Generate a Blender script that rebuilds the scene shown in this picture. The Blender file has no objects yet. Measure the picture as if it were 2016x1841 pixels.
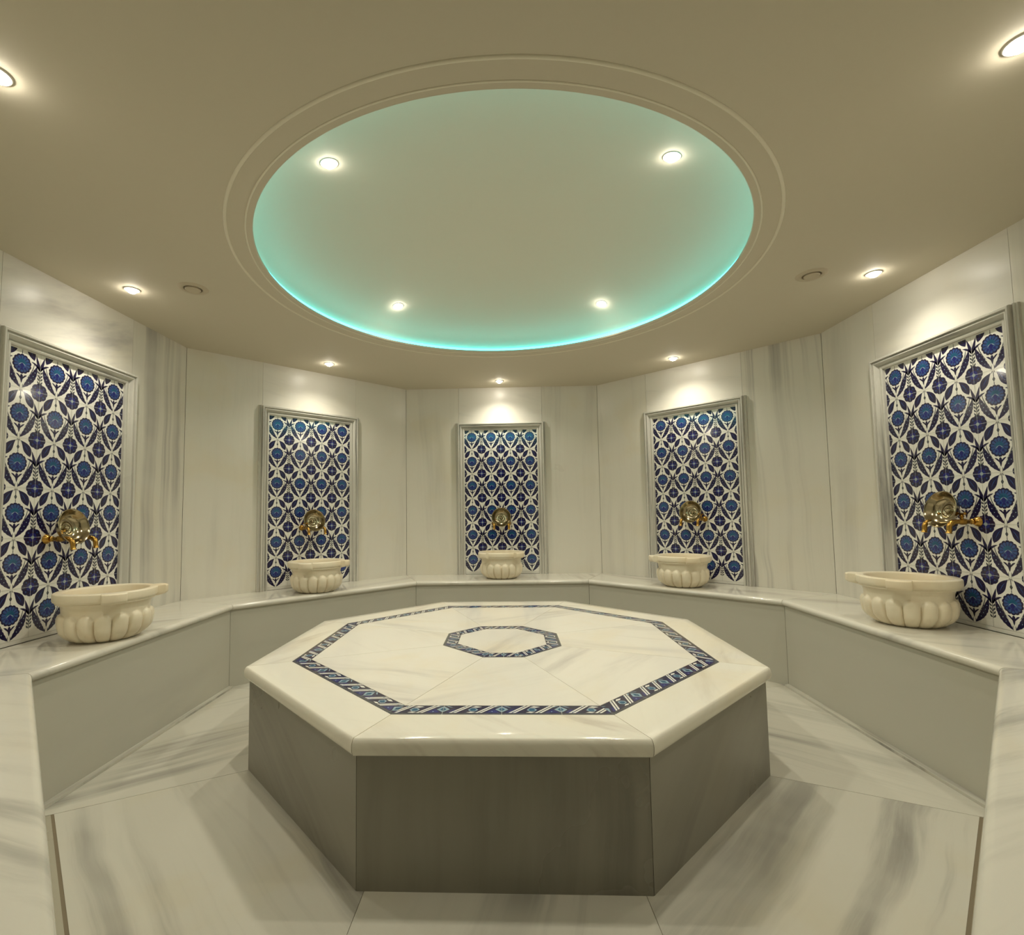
import bpy, math, random
from mathutils import Vector, Matrix
random.seed(7)
S = bpy.context.scene
COL = S.collection
PI = math.pi
R = math.radians

# ------------------------------------------------------------------ materials
def mat_new(name):
    m = bpy.data.materials.new(name); m.use_nodes = True
    nt = m.node_tree; b = nt.nodes['Principled BSDF']
    return m, nt, b
def lk(nt, a, b): nt.links.new(a, b)
def mathn(nt, op, a, b=None, c=None, clamp=False):
    n = nt.nodes.new('ShaderNodeMath'); n.operation = op; n.use_clamp = clamp
    for i, v in enumerate((a, b, c)):
        if v is None: continue
        if hasattr(v, 'default_value') or hasattr(v, 'links'): lk(nt, v, n.inputs[i])
        else: n.inputs[i].default_value = v
    return n.outputs[0]
def mixc(nt, f, a, b, mode='MIX'):
    n = nt.nodes.new('ShaderNodeMix'); n.data_type = 'RGBA'; n.blend_type = mode
    for s, v in ((n.inputs[0], f), (n.inputs[6], a), (n.inputs[7], b)):
        if hasattr(v, 'links'): lk(nt, v, s)
        elif isinstance(v, (int, float)): s.default_value = v
        else: s.default_value = (*v, 1)
    return n.outputs[2]
def ramp(nt, f, lo, hi):
    n = nt.nodes.new('ShaderNodeMapRange'); n.interpolation_type = 'SMOOTHSTEP'
    lk(nt, f, n.inputs[0]); n.inputs[1].default_value = lo; n.inputs[2].default_value = hi
    return n.outputs[0]
def noise(nt, vec, scale, detail=5, rough=.55, dist=0.):
    n = nt.nodes.new('ShaderNodeTexNoise'); n.inputs['Scale'].default_value = scale
    n.inputs['Detail'].default_value = detail; n.inputs['Roughness'].default_value = rough
    n.inputs['Distortion'].default_value = dist
    lk(nt, vec, n.inputs['Vector']); return n.outputs[0]
def marble(name, light, dark, amount=.5, fu=5., fv=.45, lo=.5, hi=.72, rough=.22, warm=.25, fine=.25, spec=.5,
           warmcol=None, warp=.35, bump=0.0):
    """veins run along the uv map's v axis (metres); warm = honey staining patches"""
    m, nt, b = mat_new(name)
    uv = nt.nodes.new('ShaderNodeUVMap').outputs[0]
    # gentle bending of the veins
    mpw = nt.nodes.new('ShaderNodeMapping'); mpw.inputs['Scale'].default_value = (.9, .9, 1); lk(nt, uv, mpw.inputs[0])
    wn = nt.nodes.new('ShaderNodeTexNoise'); wn.inputs['Scale'].default_value = 1.3; wn.inputs['Detail'].default_value = 3
    lk(nt, mpw.outputs[0], wn.inputs['Vector'])
    sub = nt.nodes.new('ShaderNodeVectorMath'); sub.operation = 'MULTIPLY_ADD'
    lk(nt, wn.outputs[1], sub.inputs[0]); sub.inputs[1].default_value = (warp*.35, warp*.35, 0); lk(nt, uv, sub.inputs[2])
    mp = nt.nodes.new('ShaderNodeMapping'); mp.inputs['Scale'].default_value = (fu, fv, 1); lk(nt, sub.outputs[0], mp.inputs[0])
    n1 = noise(nt, mp.outputs[0], 1.0, 7, .58, .25)
    mp2 = nt.nodes.new('ShaderNodeMapping'); mp2.inputs['Scale'].default_value = (fu*4.5, fv*2.2, 1)
    mp2.inputs['Location'].default_value = (3.1, 7.7, 0); lk(nt, sub.outputs[0], mp2.inputs[0])
    n2 = noise(nt, mp2.outputs[0], 1.0, 4, .6, .1)
    cl = noise(nt, uv, 1.1, 3, .5, .3)
    v1 = mathn(nt, 'MULTIPLY', ramp(nt, n1, lo, hi), amount)
    v2 = mathn(nt, 'MULTIPLY', ramp(nt, n2, .52, .8), fine*amount)
    veins = mathn(nt, 'ADD', v1, v2, clamp=True)
    veins = mathn(nt, 'MULTIPLY', veins, mathn(nt, 'ADD', ramp(nt, cl, .35, .6), .35), clamp=True)
    wc = warmcol or tuple(c*k for c, k in zip(light, (.95, .87, .68)))
    mp3 = nt.nodes.new('ShaderNodeMapping'); mp3.inputs['Location'].default_value = (11.3, 5.1, 2.2); lk(nt, uv, mp3.inputs[0])
    st = noise(nt, mp3.outputs[0], 2.1, 4, .55, .4)
    base = mixc(nt, mathn(nt, 'MULTIPLY', ramp(nt, st, .48, .78), warm), light, wc)
    col = mixc(nt, veins, base, dark)
    lk(nt, col, b.inputs['Base Color'])
    b.inputs['Roughness'].default_value = rough
    b.inputs['Specular IOR Level'].default_value = spec
    rr = nt.nodes.new('ShaderNodeMapRange'); lk(nt, st, rr.inputs[0])
    rr.inputs[1].default_value = .3; rr.inputs[2].default_value = .7
    rr.inputs[3].default_value = rough*.85; rr.inputs[4].default_value = rough*1.25
    lk(nt, rr.outputs[0], b.inputs['Roughness'])
    if bump:
        bp = nt.nodes.new('ShaderNodeBump'); bp.inputs['Strength'].default_value = bump; bp.inputs['Distance'].default_value = .002
        lk(nt, n2, bp.inputs['Height']); lk(nt, bp.outputs[0], b.inputs['Normal'])
    return m
def plain(name, col, rough=.5, metal=0, spec=.5, var=0., emit=None, estr=0, coat=0):
    m, nt, b = mat_new(name)
    b.inputs['Base Color'].default_value = (*col, 1); b.inputs['Roughness'].default_value = rough
    b.inputs['Metallic'].default_value = metal; b.inputs['Specular IOR Level'].default_value = spec
    b.inputs['Coat Weight'].default_value = coat; b.inputs['Coat Roughness'].default_value = .08
    if var:
        tc = nt.nodes.new('ShaderNodeTexCoord')
        n = noise(nt, tc.outputs['Object'], 38. if var < 1 else 3., 3, .6)
        v = var % 1
        c = mixc(nt, n, tuple(x*(1-v) for x in col), tuple(min(1, x*(1+v)) for x in col))
        lk(nt, c, b.inputs['Base Color'])
    if emit:
        b.inputs['Emission Color'].default_value = (*emit, 1); b.inputs['Emission Strength'].default_value = estr
    return m

M = {}
M['wall'] = marble('marble_wall_pale', (.74, .71, .62), (.44, .42, .37), .30, 5.0, .25, .46, .70, .32, .35)
M['wall_streak'] = marble('marble_wall_streaked', (.70, .67, .58), (.30, .285, .26), .55, 7.5, .10, .47, .62, .32, .25, .5)
M['lintel'] = marble('marble_over_niche', (.76, .73, .65), (.38, .36, .35), .5, 4.2, .8, .50, .68, .33, .2)
M['mould'] = marble('marble_moulding_shaded', (.64, .62, .55), (.25, .24, .22), .6, 9., 1.0, .46, .66, .25, .1)  # slightly darker grey: shade on the mouldings put into the marble colour
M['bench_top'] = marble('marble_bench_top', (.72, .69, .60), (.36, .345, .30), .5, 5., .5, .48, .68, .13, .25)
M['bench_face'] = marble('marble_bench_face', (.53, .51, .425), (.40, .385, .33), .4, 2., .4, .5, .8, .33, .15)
M['table_top'] = marble('marble_platform_top', (.86, .82, .73), (.46, .42, .40), .45, 4.6, .65, .49, .70, .10, .55,
                        warmcol=(.84, .74, .55))
M['table_rim'] = marble('marble_platform_rim', (.86, .82, .71), (.45, .37, .30), .45, 5.5, .9, .50, .68, .10, .6,
                        warmcol=(.83, .72, .50))
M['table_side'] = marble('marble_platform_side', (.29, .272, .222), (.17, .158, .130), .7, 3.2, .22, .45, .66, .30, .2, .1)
M['floor'] = marble('marble_floor', (.60, .575, .49), (.22, .21, .185), .62, 4.0, .20, .48, .66, .17, .35)
M['floor_edge'] = marble('marble_floor_edge', (.40, .37, .28), (.26, .235, .175), .6, 9., .8, .47, .62, .3, .3)
M['basin'] = marble('marble_basin', (.84, .755, .575), (.64, .46, .27), .4, 7., 4., .5, .75, .30, .6, warmcol=(.78, .62, .38))
M['grout'] = plain('grout_dark', (.30, .27, .20), .8, var=.15)
M['grout_light'] = plain('grout_pale', (.55, .52, .42), .8, var=.15)
M['ceiling'] = plain('ceiling_paint', (.60, .55, .43), .75, spec=.2, var=.01)
M['ceiling_in_lit'] = plain('ceiling_paint_recess_lit', (.72, .68, .56), .75, spec=.2, var=.01)  # paler than the outer ceiling: the recess's stronger light put into the colour
M['trimlit'] = plain('ceiling_trim_lit_paint', (.74, .69, .55), .5, spec=.3, var=.01)  # brightened so the raised beads look lit: caught light put into the colour
M['corridor'] = plain('corridor_plaster', (.25, .24, .2), .8, var=.05)
M['brass'] = plain('brass_tap', (.48, .28, .065), .24, 1, var=.12)
M['bowlmetal'] = plain('bowl_metal', (.37, .315, .205), .16, 1, var=.10)
M['trimwhite'] = plain('lamp_trim', (.75, .72, .64), .4, var=.03)
M['trimbrown'] = plain('speaker_plastic', (.52, .45, .33), .5, var=.04)
M['gap'] = plain('shadow_gap_plastic', (.20, .16, .10), .8)
M['lamp'] = plain('lamp_lens', (1, 1, 1), .3, emit=(1, .93, .80), estr=45)
M['lamp_in'] = plain('lamp_lens_recess', (1, 1, 1), .3, emit=(1, .93, .80), estr=24)
M['led'] = plain('led_strip_cyan', (.2, .9, .9), .4, emit=(.07, .88, .95), estr=2.3)
# glazed tile colours
M['t_white'] = plain('tile_glaze_white', (.88, .86, .78), .12, var=.05, coat=.4)
M['t_navy'] = plain('tile_glaze_navy', (.014, .011, .055), .13, var=.35, coat=.4)
M['t_blue'] = plain('tile_glaze_blue', (.035, .085, .26), .13, var=.4, coat=.4)
M['t_teal'] = plain('tile_glaze_teal', (.015, .11, .22), .13, var=.4, coat=.4)
M['t_grey'] = plain('tile_glaze_grey', (.075, .08, .09), .15, var=.3, coat=.4)
M['t_cobalt'] = plain('tile_glaze_cobalt', (.015, .02, .17), .12, var=.3, coat=.4)
M['t_pale'] = plain('tile_glaze_pale_blue', (.30, .42, .50), .12, var=.25, coat=.4)
M['t_line'] = plain('tile_joint', (.50, .50, .44), .6)
TM = ['t_white', 't_navy', 't_blue', 't_teal', 't_grey', 't_cobalt', 't_pale', 't_line']

# ------------------------------------------------------------------ mesh builder
class MB:
    def __init__(s): s.v = []; s.f = []; s.uv = []; s.mi = []
    def poly(s, pts, uvs=None, mi=0):
        i = len(s.v); s.v += [tuple(p) for p in pts]; s.f.append(tuple(range(i, i+len(pts))))
        s.uv.append(uvs or [(p[0], p[1]) for p in pts]); s.mi.append(mi)
    def grid(s, rows, closed=False, uvf=None, mi=0, wrap=False):
        """rows: list of rings of points"""
        base = len(s.v); n = len(rows[0])
        for r in rows: s.v += [tuple(p) for p in r]
        m = len(rows)
        for i in range(m if wrap else m-1):
            for j in range(n if closed else n-1):
                a, b2 = i*n+j, i*n+(j+1) % n; i2 = (i+1) % m
                c, d = i2*n+(j+1) % n, i2*n+j
                s.f.append((base+a, base+b2, base+c, base+d))
                P = [(i, j), (i, j+1), (i+1, j+1), (i+1, j)]
                s.uv.append([uvf(x, y) if uvf else (x/m, y/n) for x, y in P]); s.mi.append(mi)
    def cap(s, ring, mi=0, flip=False):
        pts = list(ring)
        if flip: pts.reverse()
        s.poly(pts, mi=mi)
    def build(s, name, mats, parent=None, smooth=None, merge=False, recalc=True):
        me = bpy.data.meshes.new(name); me.from_pydata(s.v, [], s.f)
        for m in (mats if isinstance(mats, (list, tuple)) else [mats]): me.materials.append(M[m] if isinstance(m, str) else m)
        ul = me.uv_layers.new(name='UVMap'); k = 0
        for p, uvs, mi in zip(me.polygons, s.uv, s.mi):
            p.material_index = mi
            for q in range(p.loop_total): ul.data[p.loop_start+q].uv = uvs[q]
        import bmesh
        bm = bmesh.new(); bm.from_mesh(me)
        if merge: bmesh.ops.remove_doubles(bm, verts=bm.verts, dist=1e-5)
        if recalc: bmesh.ops.recalc_face_normals(bm, faces=bm.faces)
        bm.to_mesh(me); bm.free()
        if smooth is not None:
            for p in me.polygons: p.use_smooth = True
            try: me.set_sharp_from_angle(angle=R(smooth))
            except Exception: pass
        o = bpy.data.objects.new(name, me); COL.objects.link(o)
        if parent: o.parent = parent
        return o
def empty(name, loc=(0, 0, 0), rz=0.):
    o = bpy.data.objects.new(name, None); o.empty_display_size = .1
    o.location = loc; o.rotation_euler = (0, 0, rz); COL.objects.link(o); return o
def tag(o, label=None, cat=None, group=None, kind=None):
    if label: o['label'] = label
    if cat: o['category'] = cat
    if group: o['group'] = group
    if kind: o['kind'] = kind
    return o
def duptree(o, parent=None):
    c = o.copy(); COL.objects.link(c); c.parent = parent
    for ch in list(o.children): duptree(ch, c)
    return c
def rot2(p, a): return (p[0]*math.cos(a)-p[1]*math.sin(a), p[0]*math.sin(a)+p[1]*math.cos(a))
def uvrot(pts2, ang, off):  # vein direction: ang from the v axis
    return [tuple(a+b for a, b in zip(rot2(p, ang), off)) for p in pts2]
def rnd(): return (random.uniform(0, 60), random.uniform(0, 60))
def prism(mb, pts2, z0, z1, ang=0., off=(0, 0), mi=0):
    """vertical prism over a plan polygon (ccw), with flat-projected uvs"""
    top = [(x, y, z1) for x, y in pts2]; bot = [(x, y, z0) for x, y in pts2]
    mb.poly(top, uvrot(pts2, ang, off), mi); mb.poly(bot[::-1], uvrot(pts2[::-1], ang, off), mi)
    n = len(pts2); s = 0
    for i in range(n):
        j = (i+1) % n; L = math.dist(pts2[i], pts2[j])
        mb.poly([bot[i], bot[j], top[j], top[i]], uvrot([(s, z0), (s+L, z0), (s+L, z1), (s, z1)], 0, off), mi); s += L
def clip(poly, nx, ny, c):
    """keep nx*x+ny*y<=c"""
    out = []; n = len(poly)
    for i in range(n):
        a, b = poly[i], poly[(i+1) % n]; da = nx*a[0]+ny*a[1]-c; db = nx*b[0]+ny*b[1]-c
        if da <= 0: out.append(a)
        if (da < 0 < db) or (db < 0 < da):
            t = da/(da-db); out.append((a[0]+(b[0]-a[0])*t, a[1]+(b[1]-a[1])*t))
    return out

# ------------------------------------------------------------------ plan geometry (side k faces 45k degrees: 0 E, 1 NE, 2 N, 3 NW, 4 W, 5 SW, 6 S, 7 SE)
def octv(ap):
    V = []
    for k in range(8):
        a, b = R(45*k), R(45*(k+1)); d = math.cos(a)*math.sin(b)-math.sin(a)*math.cos(b)
        p, q = ap[k], ap[(k+1) % 8]
        V.append(((p*math.sin(b)-q*math.sin(a))/d, (math.cos(a)*q-math.cos(b)*p)/d))
    return V
H = 2.403; HB = .55; HT = .458
WAP = [2.325, 2.291, 2.267, 2.268, 2.312, 2.30, 2.30, 2.30]
BAP = [1.850, 1.807, 1.793, 1.810, 1.845, 1.835, 2.28, 1.834]
WV = octv(WAP)
SIDE = ['east', 'northeast', 'north', 'northwest', 'west', 'southwest', 'south', 'southeast']
def frame(k, ap=None):
    a = R(45*k); n = Vector((math.cos(a), math.sin(a), 0)); t = Vector((math.sin(a), -math.cos(a), 0))
    return n, t
def wp(k, t, z, d):  # point on wall k: t to the right seen from inside, d out of the wall into the room
    n, tt = frame(k); p = n*(WAP[k]-d)+tt*t; return (p.x, p.y, z)
def tl(k, v): _, t = frame(k); return v[0]*t.x+v[1]*t.y

# ------------------------------------------------------------------ floor
G = .0012
mb = MB()
TABLE_C = (-.0008, .093); TROT = -.0123
DA = [-.0088, -.0038, .008, .0057, -.0056, -.0151, .0207, -.001]
def tv(ap, inset=0):
    V = octv([ap+d-inset for d in DA]); c, s = math.cos(TROT), math.sin(TROT)
    return [(c*x-s*y+TABLE_C[0], s*x+c*y+TABLE_C[1]) for x, y in V]
TB = tv(1.16); BV = octv(BAP)
fl = empty('floor'); tag(fl, kind='structure')
big = MB(); prism(big, [(x*1.06, y*1.06) for x, y in WV], -.06, -.0015); big.build('floor_grout', 'grout', fl)
FANG = {4: R(50), 5: R(-45), 6: R(14), 7: R(45), 0: R(130), 1: 0, 2: 0, 3: R(30)}
tin = tv(1.10)
for k in range(8):
    L, Rr = k, (k-1) % 8
    o1, o2 = WV[L], WV[Rr]
    bl, br = BV[L], BV[Rr]
    # outer limit: a little under the bench faces
    def ext(p, q, f): return (p[0]+(q[0]-p[0])*f, p[1]+(q[1]-p[1])*f)
    SWc, SEc = (-.455, -2.36), (.455, -2.36)
    if k == 6: pts = [tin[Rr], tin[L], SEc, SWc]
    else: pts = [tin[Rr], tin[L], ext(tin[L], bl, 1.1), ext(tin[Rr], br, 1.1)]
    if k == 5: pts = [tin[Rr], tin[L], SWc, (-1.2, -2.3), ext(tin[Rr], br, 1.1)]
    if k == 7: pts = [tin[Rr], tin[L], ext(tin[L], bl, 1.1), (1.2, -2.3), SEc]
    cx = (tin[L][0]+tin[Rr][0])/2; cy = (tin[L][1]+tin[Rr][1])/2
    n, t = frame(k)
    pts = [(p[0]-G*(1 if (p[0]-cx)*t.x+(p[1]-cy)*t.y > 0 else -1)*t.x, p[1]-G*(1 if (p[0]-cx)*t.x+(p[1]-cy)*t.y > 0 else -1)*t.y) for p in pts]
    if k in (5, 7):
        full = pts[::-1]; pts = clip(pts, n.x, n.y, 1.731)
        gp = clip(clip(full, n.x, n.y, 1.80), -n.x, -n.y, -1.70)
        m = MB(); prism(m, gp, -.0017, -.0009); m.build('drain_gap', 'gap', fl)
        gp = clip(full, -n.x, -n.y, -1.741)
        m = MB(); prism(m, gp, -.02, -.0005, 0, rnd()); m.uv[0] = uvrot(gp, R(-45 if k == 5 else 45), rnd()); m.build('edge_strip', 'floor_edge', fl)
    pts = pts[::-1]
    m = MB(); prism(m, pts, -.03, 0, 0, rnd())
    a = FANG[k]; off = rnd()
    m.uv[0] = uvrot(pts, a, off)
    o = m.build('floor_slab', 'floor', fl)

# ------------------------------------------------------------------ walls
NC = {2: .005, 3: -.038, 1: .030, 4: -.055, 0: -.003}     # niche centre along each wall
NW_, NT = .425, 2.042                                     # niche half width (outer), top of its frame
def slab(mb, k, t0, t1, z0, z1, d0, d1, ang, off, mi=0):
    """box standing on the wall plane; veins follow ang"""
    q = [(t0, z0), (t1, z0), (t1, z1), (t0, z1)]; uv = uvrot(q, ang, off)
    F = [wp(k, t, z, d1) for t, z in q]; B = [wp(k, t, z, d0) for t, z in q]
    mb.poly(F, uv, mi); mb.poly(B[::-1], uv[::-1], mi)
    for i in range(4):
        j = (i+1) % 4; mb.poly([F[i], B[i], B[j], F[j]], [uv[i], (uv[i][0]+.03, uv[i][1]), (uv[j][0]+.03, uv[j][1]), uv[j]], mi)
def wall_side(k):
    tL, tR = tl(k, WV[k]), tl(k, WV[(k-1) % 8])
    return tL, tR
STREAK = {(4, 1), (1, 1)}
for k in range(8):
    tL, tR = wall_side(k)
    root = empty('wall_'+SIDE[k]); tag(root, kind='structure')
    if k != 6:
        m = MB(); slab(m, k, tL-.06, tR+.06, -.05, H+.35, -.13, -.025, 0, (0, 0)); m.build('wall_backing', 'grout', root)
    g = .0016; e = -.02*math.tan(R(22.5))
    if k in NC:
        c = NC[k]; a, b = c-NW_+.01, c+NW_-.01
        m = MB(); slab(m, k, tL+g, a-g, .50, H, -.025, 0, R(random.uniform(-2, 2)), rnd())
        m.build('marble_slab', 'wall_streak' if (k, 0) in STREAK else 'wall', root)
        m = MB(); slab(m, k, b+g, tR-g, .50, H, -.025, 0, R(random.uniform(-2, 2)), rnd())
        m.build('marble_slab', 'wall_streak' if (k, 1) in STREAK else 'wall', root)
        m = MB(); slab(m, k, a, b, NT-.02, H, -.025, 0, R(72 if k in (4,) else 100), rnd())
        m.build('marble_slab', 'lintel', root)
    elif k in (5, 7):
        n = 2
        for i in range(n):
            m = MB(); slab(m, k, tL+(tR-tL)*i/n+g, tL+(tR-tL)*(i+1)/n-g, 0, H, -.025, 0, 0, rnd()); m.build('marble_slab', 'wall', root)
    else:  # doorway wall, behind which the photographer stands
        for t0, t1, z0, z1 in ((tL, -.50, 0, H), (.50, tR, 0, H), (-.50, .50, 2.08, H)):
            m = MB(); slab(m, k, t0, t1, z0, z1, -.10, 0, 0, rnd()); m.build('marble_slab', 'wall', root)
# short corridor beyond the doorway
cor = empty('wall_corridor', (0, 0, 0)); tag(cor, kind='structure')
for pts, z0, z1 in (([(-.6, -3.9), (-.5, -3.9), (-.5, -2.4), (-.6, -2.4)], 0, 2.2), ([(.5, -3.9), (.6, -3.9), (.6, -2.4), (.5, -2.4)], 0, 2.2),
                    ([(-.6, -4.0), (.6, -4.0), (.6, -3.9), (-.6, -3.9)], 0, 2.2), ([(-.5, -3.9), (.5, -3.9), (.5, -2.4), (-.5, -2.4)], 2.08, 2.2),
                    ([(-.5, -3.9), (.5, -3.9), (.5, -2.37), (-.5, -2.37)], -.06, 0)):
    m = MB(); prism(m, pts, z0, z1); m.build('corridor_slab', 'corridor', cor)

# ------------------------------------------------------------------ ceiling with the round recess
CC = (.02, -.045); CR = 1.212; CR2 = CR+.042
def dome(r):
    x = min(1., r/CR2); return H+.014+.233*(1-x**3)**(1/3)
cl = empty('ceiling'); tag(cl, kind='structure')
m = MB(); N = 192
def outer_pt(th, f=1.05):
    best = 1e9
    for k in range(8):
        n, _ = frame(k); dd = n.x*math.cos(th)+n.y*math.sin(th)
        if dd > 1e-6: best = min(best, (WAP[k]*f-n.x*CC[0]-n.y*CC[1])/dd)
    return (CC[0]+best*math.cos(th), CC[1]+best*math.sin(th))
ths = [2*PI*i/N for i in range(N)]
# add exact corners
ths = sorted(ths+[math.atan2(v[1]*1.05-CC[1], v[0]*1.05-CC[0]) % (2*PI) for v in WV])
circ = lambda r, z: [(CC[0]+r*math.cos(t), CC[1]+r*math.sin(t), z) for t in ths]
outz = lambda z: [(*outer_pt(t), z) for t in ths]
m.grid([circ(CR2+.06, H+.014), circ(CR+.004, H+.014), circ(CR, H+.012), circ(CR, H+.003), circ(CR+.004, H), outz(H), outz(H+.014), circ(CR2+.06, H+.014)], closed=True)
m.build('ceiling_board', 'ceiling', cl, smooth=30, merge=True)
m = MB(); rr_ = [CR2*math.sin(PI/2*i/26) for i in range(26, 0, -1)]
inn = [circ(r_, dome(r_)) for r_ in rr_]
m.grid([circ(CR2+.03, H+.012), circ(CR2, H+.012)]+inn, closed=True); m.cap(inn[-1])
m.build('recess_dome', 'ceiling_in_lit', cl, smooth=60, merge=True)
def ring_profile(prof, seg=192, c=CC):
    rows = []
    for r, z in prof: rows.append([(c[0]+r*math.cos(2*PI*i/seg), c[1]+r*math.sin(2*PI*i/seg), z) for i in range(seg)])
    return rows
for i, (rc, w) in enumerate(((1.243, .004), (1.321, .007))):
    m = MB(); m.grid(ring_profile([(rc-w, H+.001), (rc-w, H-.001), (rc-w*.6, H-w*.6), (rc, H-w*.75), (rc+w*.6, H-w*.6), (rc+w, H-.001), (rc+w, H+.001)]), closed=True, wrap=True)
    o = m.build('trim_%d' % (i+1), 'trimlit', None, smooth=50); tag(o, kind='structure')
# LED strip on the ledge just behind the lip
m = MB(); r0 = CR+.020
m.grid(ring_profile([(r0-.004, H+.0195), (r0-.004, H+.034), (r0-.002, H+.036), (r0+.002, H+.036), (r0+.004, H+.034), (r0+.004, H+.0195)]), closed=True, wrap=True)
o = empty('led_strip'); m.build('glowing_diffuser', 'led', o, smooth=40)
m = MB(); m.grid(ring_profile([(r0-.005, H+.0142), (r0-.005, H+.0194), (r0+.005, H+.0194), (r0+.005, H+.0142)]), closed=True, wrap=True); m.build('mounting_base', 'trimwhite', o)
tag(o, 'glowing turquoise light strip running round the edge of the circular ceiling recess', 'light strip')

# ------------------------------------------------------------------ niches: moulded frame and tiled panel
PW, PH = .1925, .2425
def bez(p0, p1, p2, n=9):
    return [((1-t)**2*p0[0]+2*t*(1-t)*p1[0]+t*t*p2[0], (1-t)**2*p0[1]+2*t*(1-t)*p1[1]+t*t*p2[1]) for t in [i/n for i in range(n+1)]]
def leafpts(p0, p1, p2, w, n=10, teeth=0., peak=.5):
    C_ = bez(p0, p1, p2, n); Lf, Rt = [], []
    for i, (x, y) in enumerate(C_):
        a = C_[max(0, i-1)]; b = C_[min(n, i+1)]; dx, dy = b[0]-a[0], b[1]-a[1]; L = math.hypot(dx, dy) or 1
        t = i/n; e = math.log(.5)/math.log(peak); ww = w*.5*math.sin(PI*t**e)**.8 if 0 < t < 1 else 0
        if teeth and i % 2: ww *= 1+teeth
        Lf.append((x-dy/L*ww, y+dx/L*ww)); Rt.append((x+dy/L*ww, y-dx/L*ww))
    return Lf, Rt
MOT = []   # motif quads/polys in tile-width units: (polygon, material, layer)
def mleaf(p0, p1, p2, w, mat, lay, teeth=0., n=10, mirror=True, peak=.5, cx=0.):
    for s in ((1, -1) if mirror else (1,)):
        Lf, Rt = leafpts(*[((q[0])*s, q[1]) for q in (p0, p1, p2)], w, n, teeth, peak)
        for i in range(n):
            q = [Lf[i], Rt[i], Rt[i+1], Lf[i+1]]
            MOT.append(([(x+cx, y) for x, y in q], mat, lay))
def mdisc(cx, cy, r, mat, lay, lobes=0, amp=.06, seg=48, sy=1.):
    P = []
    for i in range(seg):
        a = 2*PI*i/seg; rr = r*(1-amp+amp*abs(math.cos(lobes*a/2))**.6) if lobes else r
        P.append((cx+rr*math.sin(a), cy+rr*math.cos(a)*sy))
    MOT.append((P, mat, lay))
def mpoly(P, mat, lay): MOT.append((P, mat, lay))
mdisc(0, 0, .255, 1, 1, 14, .09, 84); mdisc(0, 0, .212, 2, 2, 14, .05, 56)
for i in range(14):
    a = 2*PI*(i+.5)/14; c, s = math.sin(a), math.cos(a)
    mpoly([(c*.12+s*.006, s*.12-c*.006), (c*.21+s*.008, s*.21-c*.008), (c*.21-s*.008, s*.21+c*.008), (c*.12-s*.006, s*.12+c*.006)], 1, 3)
for i in (-2, -1, 0, 1, 2):
    a = i*.62; c, s = math.sin(a), math.cos(a)
    mleaf((c*.02, s*.02+.01), (c*.08, s*.08+.01), (c*.135, s*.135+.01), .055, 3, 3, n=5, mirror=False)
mleaf((-.10, -.05), (0, .07), (.10, -.05), .028, 6, 4, n=8, mirror=False)
mdisc(0, -.045, .05, 5, 5, 0, 0, 16, 1.25)
for i in (-1, 0, 1): mdisc(i*.085, -.13+abs(i)*.025, .033, 5, 4, 0, 0, 10)
mleaf((0, -.26), (0, -.36), (0, -.50), .075, 1, 1, mirror=False, peak=.35, n=8)
mleaf((.145, -.275), (.075, -.29), (.015, -.40), .042, 1, 1, n=7)
mleaf((.41, .04), (.335, -.33), (.022, -.61), .15, 1, 1, teeth=.16, n=16)
for t in (.25, .4, .55, .7):
    x, y = bez((.41, .04), (.335, -.33), (.022, -.61), 20)[int(t*20)]
    for s in (1, -1): mdisc(x*s, y, .013, 6, 2, 0, 0, 6)
mleaf((.335, .13), (.335, -.09), (.13, -.36), .024, 4, 1, n=8)
mleaf((.06, .57), (.235, .445), (.33, .17), .205, 1, 1, n=12, peak=.62)
mleaf((.14, .49), (.22, .41), (.28, .27), .016, 2, 2, n=6)
mpoly([(0, .47), (.038, .40), (0, .33), (-.038, .40)], 4, 1); mpoly([(-.008, .33), (.008, .33), (.008, .26), (-.008, .26)], 1, 1)
mpoly([(-.010, .60), (.010, .60), (.010, .46), (-.010, .46)], 4, 1)
mleaf((.03, -.63), (.045, -.56), (.03, -.50), .018, 4, 2, n=4); mleaf((.02, .62), (.03, .58), (.05, .54), .018, 4, 2, n=4)
mdisc(.5, .63, .24, 1, 1, 8, .10, 64); mdisc(.5, .63, .115, 5, 2, 8, .12, 40); mdisc(.5, .63, .045, 6, 3, 0, 0, 12)
for i in range(8):
    a = 2*PI*i/8; mdisc(.5+.165*math.sin(a), .63+.165*math.cos(a), .020, 2, 2, 0, 0, 8)
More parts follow.
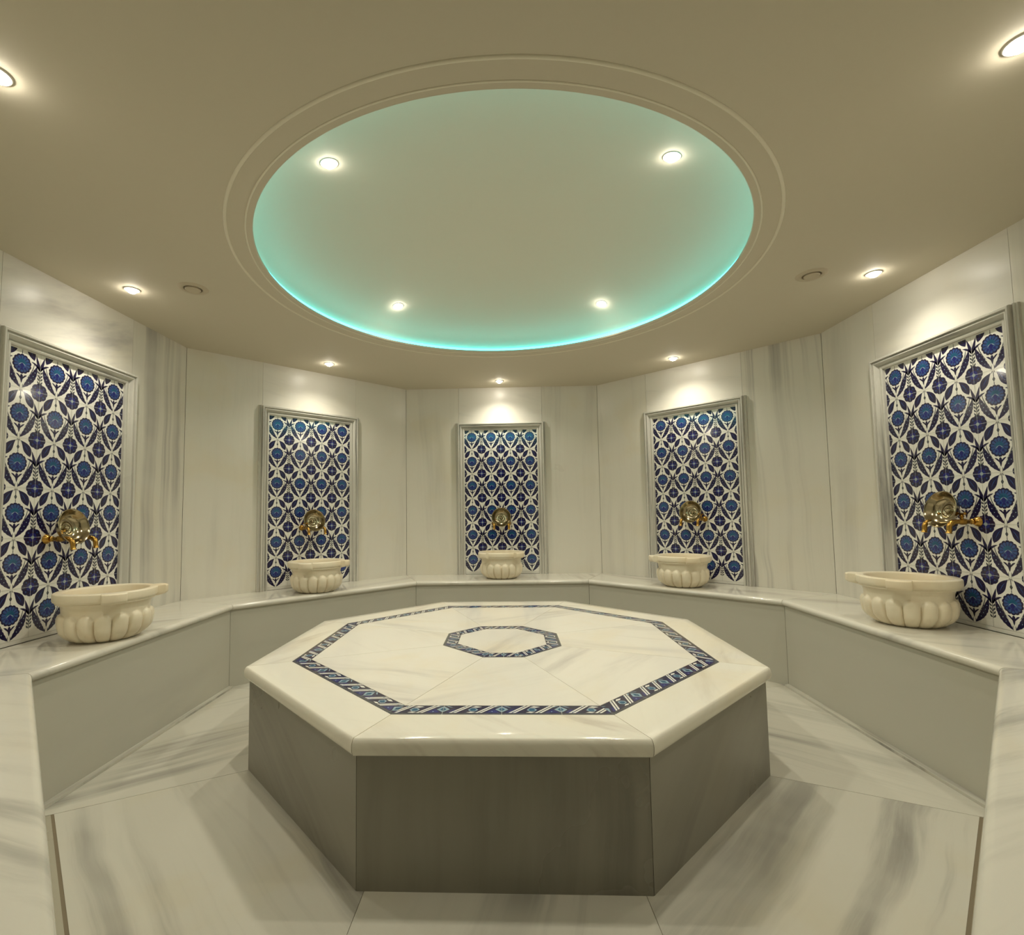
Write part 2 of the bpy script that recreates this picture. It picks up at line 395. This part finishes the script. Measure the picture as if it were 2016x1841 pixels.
# stalk below the rosette's neighbour: stack of small leaves, then the sickle pair round a white bud
mpoly([(.488, -.42), (.512, -.42), (.512, -.06), (.488, -.06)], 4, 1)
for y in (-.37, -.28, -.19, -.10): mleaf((.01, y-.03), (.05, y-.02), (.07, y+.045), .045, 4, 1, n=4, cx=.5)
mdisc(.5, -.235, .028, 1, 2, 0, 0, 8)
mleaf((0, -.07), (.04, .03), (.125, .33), .090, 1, 1, n=9, cx=.5, peak=.4)
mleaf((.01, -.06), (.08, .085), (.26, .125), .055, 1, 1, n=8, cx=.5)
def tile_panel(k, root):
    c = NC[k]; t0, t1, z0, z1 = c-.362, c+.362, .551, 1.974; d = -.010
    m = MB(); slab(m, k, t0-.004, t1+.004, z0, z1+.004, -.025, d, 0, (0, 0), 0)
    def put(P, mi, lay):
        for nx, ny, cc in ((1, 0, t1), (-1, 0, -t0), (0, 1, z1), (0, -1, -z0)):
            P = clip(P, nx, ny, cc)
            if len(P) < 3: return
        m.poly([wp(k, x, y, d+.00025*lay) for x, y in P], mi=mi)
    for i in range(-1, 5):
        for j in range(-1, 6):
            cx = c+(i-1.5)*PW; cz = 1.905-j*PH
            for P, mi, lay in MOT: put([(cx+x*PW, cz+y*PW) for x, y in P], mi, lay)
            w = .0008
            put([(cx+PW/2-w, cz-PH/2), (cx+PW/2+w, cz-PH/2), (cx+PW/2+w, cz+PH/2), (cx+PW/2-w, cz+PH/2)], 7, 7)
            put([(cx-PW/2, cz-PH/2-w), (cx+PW/2, cz-PH/2-w), (cx+PW/2, cz-PH/2+w), (cx-PW/2, cz-PH/2+w)], 7, 7)
    return m.build('tile_panel', TM, root, recalc=False)
PROF = [(-.001, -.02), (0, .034), (.003, .038), (.012, .038), (.014, .036), (.0145, .024), (.021, .024), (.0215, .030), (.027, .030), (.032, .024), (.038, .012),
        (.044, .004), (.048, .003), (.0485, .010), (.056, .010), (.063, .006), (.064, -.012), (.064, -.024)]
BACK = [(-.020, -.01), (-.020, .010), (-.018, .013), (-.011, .013), (-.010, .018), (-.006, .020), (-.0015, .020), (-.0012, -.01)]
def moulding(k, root):
    c = NC[k]
    for part in range(3):
        rows = []
        off = rnd()
        for x, d in PROF:
            L, Rt, T = c-NW_+x, c+NW_-x, NT-x
            seg = [((L, .55), (L, T)), ((L, T), (Rt, T)), ((Rt, T), (Rt, .55))][part]
            rows.append([wp(k, s[0], s[1], d) for s in seg])
        m = MB(); acc = [0]
        for i in range(1, len(PROF)): acc.append(acc[-1]+math.dist(PROF[i], PROF[i-1]))
        m.grid(rows, uvf=lambda i, j: (off[0]+acc[i]*2.2, off[1]+j*1.4), wrap=False)
        # close the back and ends
        m.poly([rows[0][0], rows[0][1], rows[-1][1], rows[-1][0]])
        m.cap([r[0] for r in rows]); m.cap([r[1] for r in rows])
        if part != 1:
            sg = -1 if part == 0 else 1
            br = [[wp(k, c+sg*(NW_-x), .55, d), wp(k, c+sg*(NW_-x), NT+.004, d)] for x, d in BACK]
            m.grid(br, uvf=lambda i, j: (off[0]+3+i*.05, off[1]+j*1.4)); m.cap([q[1] for q in br]); m.cap([q[0] for q in br])
            m.poly([br[0][0], br[0][1], br[-1][1], br[-1][0]])
        m.build(['jamb_moulding', 'lintel_moulding', 'jamb_moulding'][part], 'mould', root, smooth=25, merge=True)
NDESC = {4: 'floral tiled niche on the left wall, behind the large left basin', 3: 'second floral tiled niche from the left edge of the photo',
         2: 'floral tiled niche in the centre of the back wall', 1: 'second floral tiled niche from the right edge of the photo',
         0: 'floral tiled niche on the right wall, behind the large right basin'}
for k in NC:
    n, t = frame(k); p = wp(k, NC[k], .55, 0)
    root = empty('tiled_niche'); tag(root, NDESC[k], 'wall niche', 'tiled niches framed in marble round the room')
    tile_panel(k, root); moulding(k, root)

# ------------------------------------------------------------------ benches
def bullnose(o0, z1, z0, ov, n=7):
    """profile points (offset toward room, z) from the top round to the underside"""
    r = (z1-z0)/2; out = [(o0, z1)]
    rr = min(r, ov+.001)
    for i in range(n+1):
        a = PI/2-PI*i/n; out.append((ov-rr+rr*math.cos(a), (z0+z1)/2+r*math.sin(a)))
    return out
BL = {2: 'marble bench section under the centre niche behind the octagonal platform', 3: 'marble bench section left of the centre one, under the second niche from the left',
      1: 'marble bench section right of the centre one, under the second niche from the right', 4: 'marble bench section along the left wall carrying the large left basin',
      0: 'marble bench section along the right wall carrying the large right basin', 5: 'nearest marble bench section in the bottom left corner of the photo',
      7: 'nearest marble bench section in the bottom right corner of the photo'}
for k in BL:
    L, Rr = k, (k-1) % 8; n, t = frame(k)
    root = empty('marble_bench'); tag(root, BL[k], 'bench', 'marble benches lining the octagonal room')
    prof = bullnose(-.05, HB, HB-.038, .022)
    g = .0014
    def sect(o):
        V = octv([a-o for a in BAP]); a, b = V[L], V[Rr]
        if k in (5, 7):  # this end stops beside the doorway
            nn, tt = frame(k); x = -.53 if k == 5 else .53; y = (BAP[k]-o-nn.x*x)/nn.y
            if k == 5: a = (x, y)
            else: b = (x, y)
        return (a[0]+g*t.x, a[1]+g*t.y), (b[0]-g*t.x, b[1]-g*t.y)
    wl, wr = WV[L], WV[Rr]
    e = .004
    V2 = octv([a-.0006 for a in WAP]); wl, wr = V2[L], V2[Rr]
    wl = (wl[0]+g*t.x, wl[1]+g*t.y); wr = (wr[0]-g*t.x, wr[1]-g*t.y)
    off = rnd(); ang = R({2: 85, 3: 80, 1: 95, 4: 60, 0: 118, 5: 40, 7: -45}[k])
    def U(p): return uvrot([p], ang+R(45*k), off)[0]
    m = MB()
    rows = [[(*p, z) for p in sect(o)] for o, z in prof]
    i0 = rows[0]
    if k == 5: top = [i0[1][:2], i0[0][:2], (-.53, -2.296), wl, wr]
    elif k == 7: top = [i0[1][:2], i0[0][:2], wl, wr, (.53, -2.296)]
    else: top = [i0[1][:2], i0[0][:2], wl, wr]
    m.poly([(*p, HB) for p in top], [U(p) for p in top])
    lo = rows[-1]; bot = [lo[1][:2], lo[0][:2]]+list(top[2:])
    m.poly([(*p, HB-.038) for p in bot][::-1], [U(p) for p in bot][::-1])
    acc = [0]
    for i in range(1, len(prof)): acc.append(acc[-1]+math.dist(prof[i], prof[i-1]))
    base = len(m.v)
    for i in range(len(rows)-1):
        q = [rows[i][0], rows[i][1], rows[i+1][1], rows[i+1][0]]
        m.poly(q, [U((p[0]+n.x*-acc[j], p[1]+n.y*-acc[j])) for p, j in zip(q, (i, i, i+1, i+1))])
    for e_ in (0, 1): m.cap([r[e_] for r in rows]+[(*(rows[-1][e_][:2]), HB-.038)])
    out = top[2:]
    chain = [i0[0][:2]]+list(out)+[i0[1][:2]]
    for i in range(len(chain)-1):
        a, b = chain[i], chain[i+1]; m.poly([(*a, HB), (*b, HB), (*b, HB-.038), (*a, HB-.038)])
    m.build('seat_slab', 'bench_top', root, smooth=35, merge=True)
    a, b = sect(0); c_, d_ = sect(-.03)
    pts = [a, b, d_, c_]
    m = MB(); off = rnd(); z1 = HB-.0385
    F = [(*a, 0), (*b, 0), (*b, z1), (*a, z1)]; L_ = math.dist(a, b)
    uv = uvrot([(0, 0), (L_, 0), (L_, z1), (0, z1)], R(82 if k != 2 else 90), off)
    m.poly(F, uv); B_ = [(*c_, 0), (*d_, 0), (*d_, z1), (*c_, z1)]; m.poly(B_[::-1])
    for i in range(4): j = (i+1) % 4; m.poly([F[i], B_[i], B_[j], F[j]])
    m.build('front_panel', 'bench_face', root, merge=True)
    # little marble kerb where the bench front meets the floor
    if k in (0, 4):
        m = MB(); a2, b2 = sect(.032); a1, b1 = sect(.001)
        prism(m, [a2, b2, b1, a1][::-1], .0005, .012, 0, rnd()); m.build('floor_kerb', 'floor', root)

# ------------------------------------------------------------------ octagonal platform
plat = empty('octagonal_platform', (TABLE_C[0], TABLE_C[1], 0))
tag(plat, 'octagonal heated marble platform with blue tiled borders standing in the middle of the room', 'platform')
def pchild(m, name, mat, smooth=None, **kw):
    for i, v in enumerate(m.v): m.v[i] = (v[0]-TABLE_C[0], v[1]-TABLE_C[1], v[2])
    return m.build(name, mat, plat, smooth=smooth, **kw)
def tf(k):
    a = R(45*k)+TROT; return Vector((math.cos(a), math.sin(a), 0)), Vector((math.sin(a), -math.cos(a), 0))
AB, AB2, AI, AI2 = .993, .914, .314, .240
m = MB(); prism(m, tv(1.135), 0, HT-.056); pchild(m, 'core', 'grout')
m = MB(); prism(m, tv(AB+.03), HT-.056, HT-.0022); pchild(m, 'grout_bed', 'grout_light')
g = .0011
SA = {6: 0, 5: 62, 7: -55, 4: 60, 0: -60}
for k in range(8):
    n, t = tf(k); L, Rr = k, (k-1) % 8
    def sec(ap, gg=g, k=k, t=t, L=L, Rr=Rr):
        V = tv(ap); a, b = V[L], V[Rr]; return (a[0]+gg*t.x, a[1]+gg*t.y), (b[0]-gg*t.x, b[1]-gg*t.y)
    # side panel
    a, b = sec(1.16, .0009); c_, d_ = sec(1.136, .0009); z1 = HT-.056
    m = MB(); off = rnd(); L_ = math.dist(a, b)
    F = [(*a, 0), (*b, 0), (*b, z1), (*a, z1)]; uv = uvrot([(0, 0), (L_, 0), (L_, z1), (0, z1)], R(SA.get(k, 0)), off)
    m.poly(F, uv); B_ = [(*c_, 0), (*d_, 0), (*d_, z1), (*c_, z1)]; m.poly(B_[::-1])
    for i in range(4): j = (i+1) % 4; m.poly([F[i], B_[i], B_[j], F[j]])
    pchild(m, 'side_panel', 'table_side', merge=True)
    # rim slab with bullnose
    m = MB(); prof = [(1.182-.0-1.182+p[0], p[1]) for p in bullnose(-.045, HT, HT-.055, .012, 9)]
    ring = [(AB+.0008, HT-.055), (AB+.0008, HT)]+[(1.170+p[0], p[1]) for p in prof]
    rows = [[(*q, z) for q in sec(ap)] for ap, z in ring]; off = rnd(); ang = R(45*k+random.choice((25, 40, 60)))
    def U(p, ang=ang, off=off): return uvrot([p], ang, off)[0]
    acc = 0
    for i in range(len(rows)):
        j = (i+1) % len(rows); q = [rows[i][0], rows[i][1], rows[j][1], rows[j][0]]
        m.poly(q, [U((p[0]+n.x*(HT-p[2])*.9, p[1]+n.y*(HT-p[2])*.9)) for p in q])
    for e_ in (0, 1): m.cap([r[e_] for r in rows])
    pchild(m, 'rim_slab', 'table_rim', 35, merge=True)
    # tiled borders
    for nm, ao, ai, tlen in (('border_tiles', AB, AB2, .205), ('inner_border_tiles', AI, AI2, .125)):
        A, B2 = sec(ao, .0006); C2, D2 = sec(ai, .0006)
        m = MB(); prism(m, [A, B2, D2, C2][::-1], HT-.012, HT-.0004)
        m.mi = [7]*len(m.mi)
        W = ao-ai; mid = ((A[0]+B2[0])/2, (A[1]+B2[1])/2); Lh = math.dist(A, B2)/2
        Ci = ((C2[0]-mid[0])*t.x+(C2[1]-mid[1])*t.y, W); Di = ((D2[0]-mid[0])*t.x+(D2[1]-mid[1])*t.y, W)
        def put(P, mi, lay, mid=mid, n=n, t=t, W=W, Lh=Lh, Ci=Ci, Di=Di):
            P = [(-s_, v_) for s_, v_ in P]  # (s along t, v inward); clip to trapezoid
            P = clip(P, 0, 1, W); P = clip(P, 0, -1, 0) if len(P) > 2 else []
            # left edge from (-Lh,0) to Ci
            if len(P) > 2: ex, ey = Ci[0]+Lh, W; P = clip(P, -ey, ex, -ey*-Lh)
            if len(P) > 2: ex, ey = Di[0]-Lh, W; P = clip(P, ey, -ex, ey*Lh)
            if len(P) > 2: m.poly([(mid[0]+t.x*s-n.x*v, mid[1]+t.y*s-n.y*v, HT-.0004+.00018*lay) for s, v in P], mi=mi)
        nt_ = int(2*Lh/tlen)+2
        for i in range(-nt_, nt_):
            s0 = i*tlen+.0008; s1 = s0+tlen-.0016; T_ = s1-s0
            if s1 < -Lh or s0 > Lh: continue
            Q = lambda u, v: (s0+u*T_, v*W)
            put([Q(0, 0), Q(1, 0), Q(1, 1), Q(0, 1)], 1, 1)
            put([Q(0, .02), Q(1, .02), Q(1, .15), Q(0, .15)], 4, 2)
            put([Q(.05, .2), Q(.30, .2), Q(.17, .62)], 5, 2); put([Q(.72, .2), Q(.97, .2), Q(.86, .62)], 5, 2)
            for u0 in (.14, .21, .58, .65):
                for e0, e1 in ((0, .5), (.5, 1)):
                    f = lambda w_: u0-.03+.27*(w_+.08*math.sin(2*PI*w_)); 
                    put([Q(f(e0), .18+.8*e0), Q(f(e0)+.044, .18+.8*e0), Q(f(e1)+.044, .18+.8*e1), Q(f(e1), .18+.8*e1)], 0, 3)
            put([Q(.42, .50), Q(.47, .34), Q(.56, .36), Q(.60, .52), Q(.56, .70), Q(.47, .72)], 6, 3)
            put([Q(.45, .50), Q(.48, .40), Q(.55, .42), Q(.57, .52), Q(.54, .64), Q(.48, .65)], 3, 4)
            put([Q(.40, .22), Q(.50, .18), Q(.56, .26), Q(.47, .31)], 0, 3); put([Q(.47, .80), Q(.58, .76), Q(.66, .86), Q(.55, .93)], 0, 3)
            for e_ in (0, 1):
                z = lambda u: u if e_ == 0 else 1-u
                put([Q(z(0), .25), Q(z(.055), .40), Q(z(.11), .56), Q(z(.055), .74), Q(z(0), .90)], 6, 3)
                put([Q(z(0), .38), Q(z(.05), .56), Q(z(0), .76)], 3, 4)
                put([Q(z(.11), .80), Q(z(.16), .78), Q(z(.06), .96), Q(z(.02), .96)], 6, 3)
            for u, v in ((.19, .30), (.84, .32), (.36, .85), (.78, .86)):
                put([Q(u-.015, v), Q(u, v-.05), Q(u+.015, v), Q(u, v+.05)], 6, 4)
        pchild(m, nm, TM, recalc=False)
    # wedge between the borders
    A, B2 = sec(AB2-.0015); C2, D2 = sec(AI+.0015)
    m = MB(); pts = [A, B2, D2, C2][::-1]; prism(m, pts, HT-.02, HT, R(random.choice((35, 60, 110, 140))), rnd())
    pchild(m, 'top_slab', 'table_top')
m = MB(); prism(m, tv(AI2-.0015), HT-.02, HT, R(30), rnd()); pchild(m, 'centre_slab', 'table_top')

# ------------------------------------------------------------------ marble basins (front faces local -y)
def basin_proto():
    root = empty('marble_basin')
    NB = 16; SEG = NB*14; RB = .196
    zs = [0, .004, .010, .018, .028, .040, .054, .068, .082, .095, .106, .115, .122, .128, .133, .137, .141, .146, .155, .166, .176, .184, .1885]
    S0 = [(0, .112), (.008, .130), (.025, .149), (.05, .168), (.09, .1755), (.14, .180), (.165, .182), (.18, .187), (.19, .193)]
    def base_r(z):
        for (z0, r0), (z1, r1) in zip(S0, S0[1:]):
            if z <= z1: return r0+(r1-r0)*(z-z0)/(z1-z0)
        return S0[-1][1]
    def lobe(a, z):
        x = 2*((a*NB/(2*PI)) % 1)-1
        if z < .095: return .0225*math.sqrt(max(0, 1-x*x))*(.6+.4*math.sin(PI/2*min(1, z/.06)))
        return .0225*math.sqrt(max(0, 1-x*x-((z-.095)/.043)**2))
    m = MB(); rows = []
    for z in zs:
        rows.append([((base_r(z)+lobe(2*PI*i/SEG, z))*math.cos(2*PI*i/SEG), (base_r(z)+lobe(2*PI*i/SEG, z))*math.sin(2*PI*i/SEG), z) for i in range(SEG)])
    inner = [(.185, .196), (.172, .19), (.170, .15), (.160, .11), (.130, .07), (.08, .05), (.02, .046)]
    for r, z in inner: rows.append([(r*math.cos(2*PI*i/SEG), r*math.sin(2*PI*i/SEG), z) for i in range(SEG)])
    off = rnd()
    m.grid(rows, closed=True, uvf=lambda i, j: (off[0]+j/SEG*1.2, off[1]+i*.015)); m.cap(rows[0]); m.cap(rows[-1])
    m.build('fluted_bowl', 'basin', root, smooth=50, merge=True)
    # rim plate with two rounded ears at the front diagonals
    SR = 432; z0, z1 = .1875, .240
    def rr(a):
        r = .2115
        for c in (R(-45), R(-135)):
            d = (a-c+PI) % (2*PI)-PI; w = R(11.5)
            if abs(d) < w*1.12:
                e = .261-.012*(abs(d)/w)**2
                f = 1 if abs(d) < w else max(0., (w*1.12-abs(d))/(w*.12)); f = f*f*(3-2*f)
                r = max(r, .2115+(e-.2115)*f)
        for c in (R(0), R(180)):  # softly squared shoulders toward the wall
            d = (a-c+PI) % (2*PI)-PI
            if 0 < (d if c == 0 else -d) < R(60): r += .006*math.sin(PI*abs(d)/R(60))
        return r
    m = MB(); rows = []
    A = [2*PI*i/SR for i in range(SR)]
    def ring(rf, z): return [(rf(a)*math.cos(a), rf(a)*math.sin(a), z) for a in A]
    rows = [ring(lambda a: .170, z0), ring(lambda a: min(rr(a)-.010, .2+.25*(rr(a)-.2)), z0), ring(lambda a: rr(a)-.012, z0+.006), ring(lambda a: rr(a)-.003, z0+.012), ring(lambda a: rr(a), z0+.018),
            ring(lambda a: rr(a), z1-.006), ring(lambda a: rr(a)-.0015, z1-.002), ring(lambda a: rr(a)-.005, z1),
            ring(lambda a: .180, z1), ring(lambda a: .176, z1-.002), ring(lambda a: .173, z1-.007), ring(lambda a: .170, z0)]
    off = rnd()
    m.grid(rows, closed=True, wrap=False, uvf=lambda i, j: (off[0]+j/SR*1.3, off[1]+i*.02))
    m.build('rim', 'basin', root, smooth=40, merge=True)
    return root
BAS = {4: ((-1.985, -.178), 'large fluted cream marble basin on the left bench, nearest the left edge'), 3: ((-1.466, 1.278), 'fluted cream marble basin on the bench under the second niche from the left'),
       2: ((-.006, 1.990), 'small looking fluted marble basin centred on the back bench, seen straight on'), 1: ((1.433, 1.371), 'fluted cream marble basin on the bench under the second niche from the right'),
       0: ((2.085, -.007), 'large fluted cream marble basin on the right bench, nearest the right edge')}
bp = None
for k, ((x, y), lab) in BAS.items():
    o = basin_proto() if bp is None else duptree(bp)
    if bp is None: bp = o
    o.location = (x, y, HB+.0003); o.rotation_euler = (0, 0, R(45*k-90))
    tag(o, lab, 'basin', 'fluted marble basins on the benches')

# ------------------------------------------------------------------ taps and washing bowls (local: wall plane y=0, room toward -y)
def tube(m, pts, rads, seg=20, uvs=None):
    rows = []; n = len(pts); up = Vector((1, 0, 0))
    for i, p in enumerate(pts):
        a = Vector(pts[max(0, i-1)]); b = Vector(pts[min(n-1, i+1)]); d = (b-a).normalized()
        x = up.cross(d).normalized() if abs(up.dot(d)) < .95 else Vector((0, 0, 1)).cross(d).normalized(); y = d.cross(x)
        rows.append([tuple(Vector(p)+(x*math.cos(2*PI*j/seg)+y*math.sin(2*PI*j/seg))*rads[i]) for j in range(seg)])
    m.grid(rows, closed=True); m.cap(rows[0]); m.cap(rows[-1])
def tap_proto():
    root = empty('brass_tap')
    m = MB(); tube(m, [(0, 0, 0), (0, -.004, 0), (0, -.008, 0), (0, -.014, 0), (0, -.019, 0), (0, -.022, 0)], [.023, .025, .023, .019, .016, .012]); m.build('wall_flange', 'brass', root, smooth=40)
    m = MB()
    P = [(0, -.018, 0), (0, -.03, 0), (0, -.035, 0), (0, -.04, 0), (0, -.055, 0), (0, -.062, 0), (0, -.07, 0), (0, -.085, 0), (0, -.092, 0), (0, -.10, 0)]
    tube(m, P, [.010, .010, .014, .010, .010, .0145, .015, .0145, .011, .010]); m.build('tap_body', 'brass', root, smooth=40)
    m = MB(); P = [(0, -.097, 0)]+[(0, -.112-.030*math.sin(a), -.028+.028*math.cos(a)) for a in [R(x) for x in range(0, 95, 12)]]+[(0, -.143, -.040), (0, -.145, -.050), (0, -.146, -.056)]
    tube(m, P, [.0115]*5+[.0115]*4+[.011, .012, .0145]); m.build('spout', 'brass', root, smooth=40)
    m = MB(); tube(m, [(0, -.078, .010), (0, -.078, .022), (0, -.078, .026), (0, -.078, .034)], [.007, .0065, .010, .006])
    hd = empty; h = m.build('handle', 'brass', root, smooth=40)
    m = MB(); tube(m, [(-.022, -.078, .040), (-.019, -.078, .040), (-.012, -.078, .038), (0, -.078, .037), (.012, -.078, .038), (.019, -.078, .040), (.022, -.078, .040)], [.003, .007, .0042, .007, .0042, .007, .003], 14)
    m.build('handle_grip', 'brass', h, smooth=40)
    return root
def bowl_proto():
    root = empty('washing_bowl')
    seg = 72
    prof = [(.0, -.052), (.030, -.052), (.048, -.050), (.066, -.040), (.080, -.022), (.087, -.006), (.092, .0), (.0925, .002), (.090, .003),
            (.084, -.004), (.077, -.020), (.064, -.036), (.046, -.045), (.034, -.046), (.030, -.043), (.026, -.046), (.018, -.046), (.015, -.038), (.009, -.030), (.0, -.028)]
    m = MB(); rows = [[(max(r, 1e-4)*math.cos(2*PI*i/seg), max(r, 1e-4)*math.sin(2*PI*i/seg), z) for i in range(seg)] for r, z in prof]
    m.grid(rows, closed=True); m.build('bowl', 'bowlmetal', root, smooth=50)
    m = MB(); tr = 28
    rows = [[((.0915+.0022*math.cos(2*PI*j/8))*math.cos(2*PI*i/seg), (.0915+.0022*math.cos(2*PI*j/8))*math.sin(2*PI*i/seg), .0015+.0022*math.sin(2*PI*j/8)) for i in range(seg)] for j in range(8)]
    m.grid(rows, closed=True, wrap=True); m.build('rolled_rim', 'bowlmetal', root, smooth=60)
    return root
TAPC = {2: (0.0, 1.044), 3: (-.045, 1.044), 1: (.033, 1.072), 4: (-.105, 1.044), 0: (.085, 1.068)}
BWC = {2: 0., 3: -.055, 1: .032, 4: -.142, 0: .081}
LOCN = {4: 'on the left-hand niche', 3: 'on the second niche from the left', 2: 'on the centre niche', 1: 'on the second niche from the right', 0: 'on the right-hand niche'}
tp = bwp = None
for k, (tc, z) in TAPC.items():
    for s, nm in ((-1, 'left'), (1, 'right')):
        o = tap_proto() if tp is None else duptree(tp)
        if tp is None: tp = o
        n, t = frame(k); p = wp(k, tc+s*.071, z, -.008)
        o.location = p; o.rotation_euler = (0, 0, R(45*k-90))
        tag(o, 'curved brass tap, %s of the pair %s' % (nm, LOCN[k]), 'tap', 'brass taps holding the washing bowls')
    o = bowl_proto() if bwp is None else duptree(bwp)
    if bwp is None: bwp = o
    p = wp(k, BWC[k], z+.062, .108)
    o.location = p; o.rotation_euler = (Matrix.Rotation(R(45*k-90), 3, 'Z') @ Matrix.Rotation(R(90-12), 3, 'X')).to_euler()
    tag(o, 'shiny round metal bowl held between taps %s' % LOCN[k], 'bowl', 'metal washing bowls on the taps')

# ------------------------------------------------------------------ lamps
def downlight(x, y, z, lab, grp, power, cone=150, blend=.55, em=1):
    root = empty('ceiling_spotlight', (x, y, z)); tag(root, lab, 'spotlight', grp)
    m = MB(); m.grid([[(r*math.cos(2*PI*i/40), r*math.sin(2*PI*i/40), zz) for i in range(40)] for r, zz in
                      ((.0245, 0), (.0245, -.003), (.028, -.005), (.036, -.004), (.039, 0))], closed=True, wrap=True)
    m.build('trim_ring', 'trimwhite', root, smooth=40)
    m = MB(); rows = [[(r*math.cos(2*PI*i/32), r*math.sin(2*PI*i/32), zz) for i in range(32)] for r, zz in
                      ((.024, -.001), (.023, -.009), (.018, -.016), (.010, -.020), (.001, -.021))]
    m.grid(rows, closed=True); m.cap(rows[-1]); m.cap(rows[0])
    m.build('lamp_lens', 'lamp' if z < H+.01 else 'lamp_in', root, smooth=60)
    L = bpy.data.lights.new('spot_beam', 'SPOT'); L.energy = power; L.color = (1, .945, .80); L.spot_size = R(cone); L.spot_blend = blend
    L.shadow_soft_size = .028
    lo = bpy.data.objects.new('spot_beam', L); COL.objects.link(lo); lo.parent = root; lo.location = (0, 0, -.045)
    return root
OUT = [(-2.011, -.052, 'beside the left vent'), (-1.407, 1.358, 'in front of the second niche from the left'), (.002, 2.015, 'above the centre niche, the farthest one'),
       (1.443, 1.423, 'in front of the second niche from the right'), (2.031, -.001, 'beside the right vent'), (-1.405, -1.376, 'cut off by the left edge of the photo'),
       (1.449, -1.343, 'cut off by the right edge of the photo')]
for x, y, lab in OUT:
    downlight(x, y, H, 'bright recessed spotlight in the outer ceiling, '+lab, 'spotlights round the flat outer ceiling', 6.8, 142, 1.0)
IN = [(-.70, -.675, 'near left'), (.752, -.64, 'near right'), (-.704, .755, 'far left'), (.738, .795, 'far right')]
IN = [(-.687, -.703, 'near left'), (.739, -.668, 'near right'), (-.691, .699, 'far left'), (.724, .738, 'far right')]
for x, y, lab in IN:
    dx, dy = x-CC[0], y-CC[1]; rl = math.hypot(dx, dy); sl = (dome(rl+.01)-dome(rl-.01))/.02
    lampo = downlight(x, y, dome(rl)+.0015, 'bright spotlight inside the round ceiling recess, %s of the four' % lab, 'spotlights inside the round ceiling recess', 12.5, 132, .8)
    lampo.rotation_euler = Vector((0, 0, 1)).rotation_difference(Vector((-sl*dx/rl, -sl*dy/rl, 1))).to_euler()
# round ceiling speakers / vents
for x, y, lab in ((-1.674, -.044, 'left'), (1.702, -.003, 'right')):
    root = empty('ceiling_vent', (x, y, H)); tag(root, 'small round unlit ceiling vent on the %s side beside a spotlight' % lab, 'vent', 'round ceiling vents')
    m = MB(); m.grid([[(r*math.cos(2*PI*i/48), r*math.sin(2*PI*i/48), zz) for i in range(48)] for r, zz in
                      ((.047, 0), (.047, -.004), (.052, -.007), (.070, -.006), (.078, 0))], closed=True, wrap=True)
    m.build('vent_ring', 'trimbrown', root, smooth=40)
    m = MB(); rows = [[(r*math.cos(2*PI*i/48), r*math.sin(2*PI*i/48), zz) for i in range(48)] for r, zz in ((.0465, -.0005), (.040, -.001))]
    m.grid(rows, closed=True); m.cap(rows[0]); m.build('dark_gap', 'gap', root)
    m = MB(); rows = [[(r*math.cos(2*PI*i/48), r*math.sin(2*PI*i/48), zz) for i in range(48)] for r, zz in ((.038, -.001), (.039, -.008), (.036, -.011), (.01, -.012))]
    m.grid(rows, closed=True); m.cap(rows[-1]); m.cap(rows[0]); m.build('vent_disc', 'trimbrown', root, smooth=40)

# ------------------------------------------------------------------ world, camera, view
W = bpy.data.worlds.new('World'); S.world = W; W.use_nodes = True
W.node_tree.nodes['Background'].inputs[0].default_value = (0, 0, 0, 1); W.node_tree.nodes['Background'].inputs[1].default_value = 0
cam = bpy.data.cameras.new('camera'); co = bpy.data.objects.new('camera', cam); COL.objects.link(co); S.camera = co
F = 980.9; PT, YW, RL = .0668, .0286, .0145
cam.sensor_fit = 'HORIZONTAL'; cam.sensor_width = 36; cam.lens = 36*F/2016
cam.shift_x = 48.14/2016; cam.shift_y = 25.48/2016
cam.clip_start = .02
co.location = (.0103, -2.6655, 1.1404)
fw = Vector((0, math.cos(PT), math.sin(PT))); upv = Vector((0, -math.sin(PT), math.cos(PT))); rt = Vector((1, 0, 0))
Rz = Matrix.Rotation(YW, 3, 'Z'); fw, upv, rt = Rz @ fw, Rz @ upv, Rz @ rt
# image plane rotation by RL (anticlockwise in x right / y up): camera rolls the other way
c, s = math.cos(RL), math.sin(RL)
X = rt*c-upv*s; Y = rt*s+upv*c
Mx = Matrix((X, Y, -fw)).transposed(); co.rotation_euler = Mx.to_euler()
S.view_settings.view_transform = 'Standard'; S.view_settings.look = 'None'; S.view_settings.gamma = 1
S.view_settings.use_curve_mapping = False; S.view_settings.exposure = 1.44
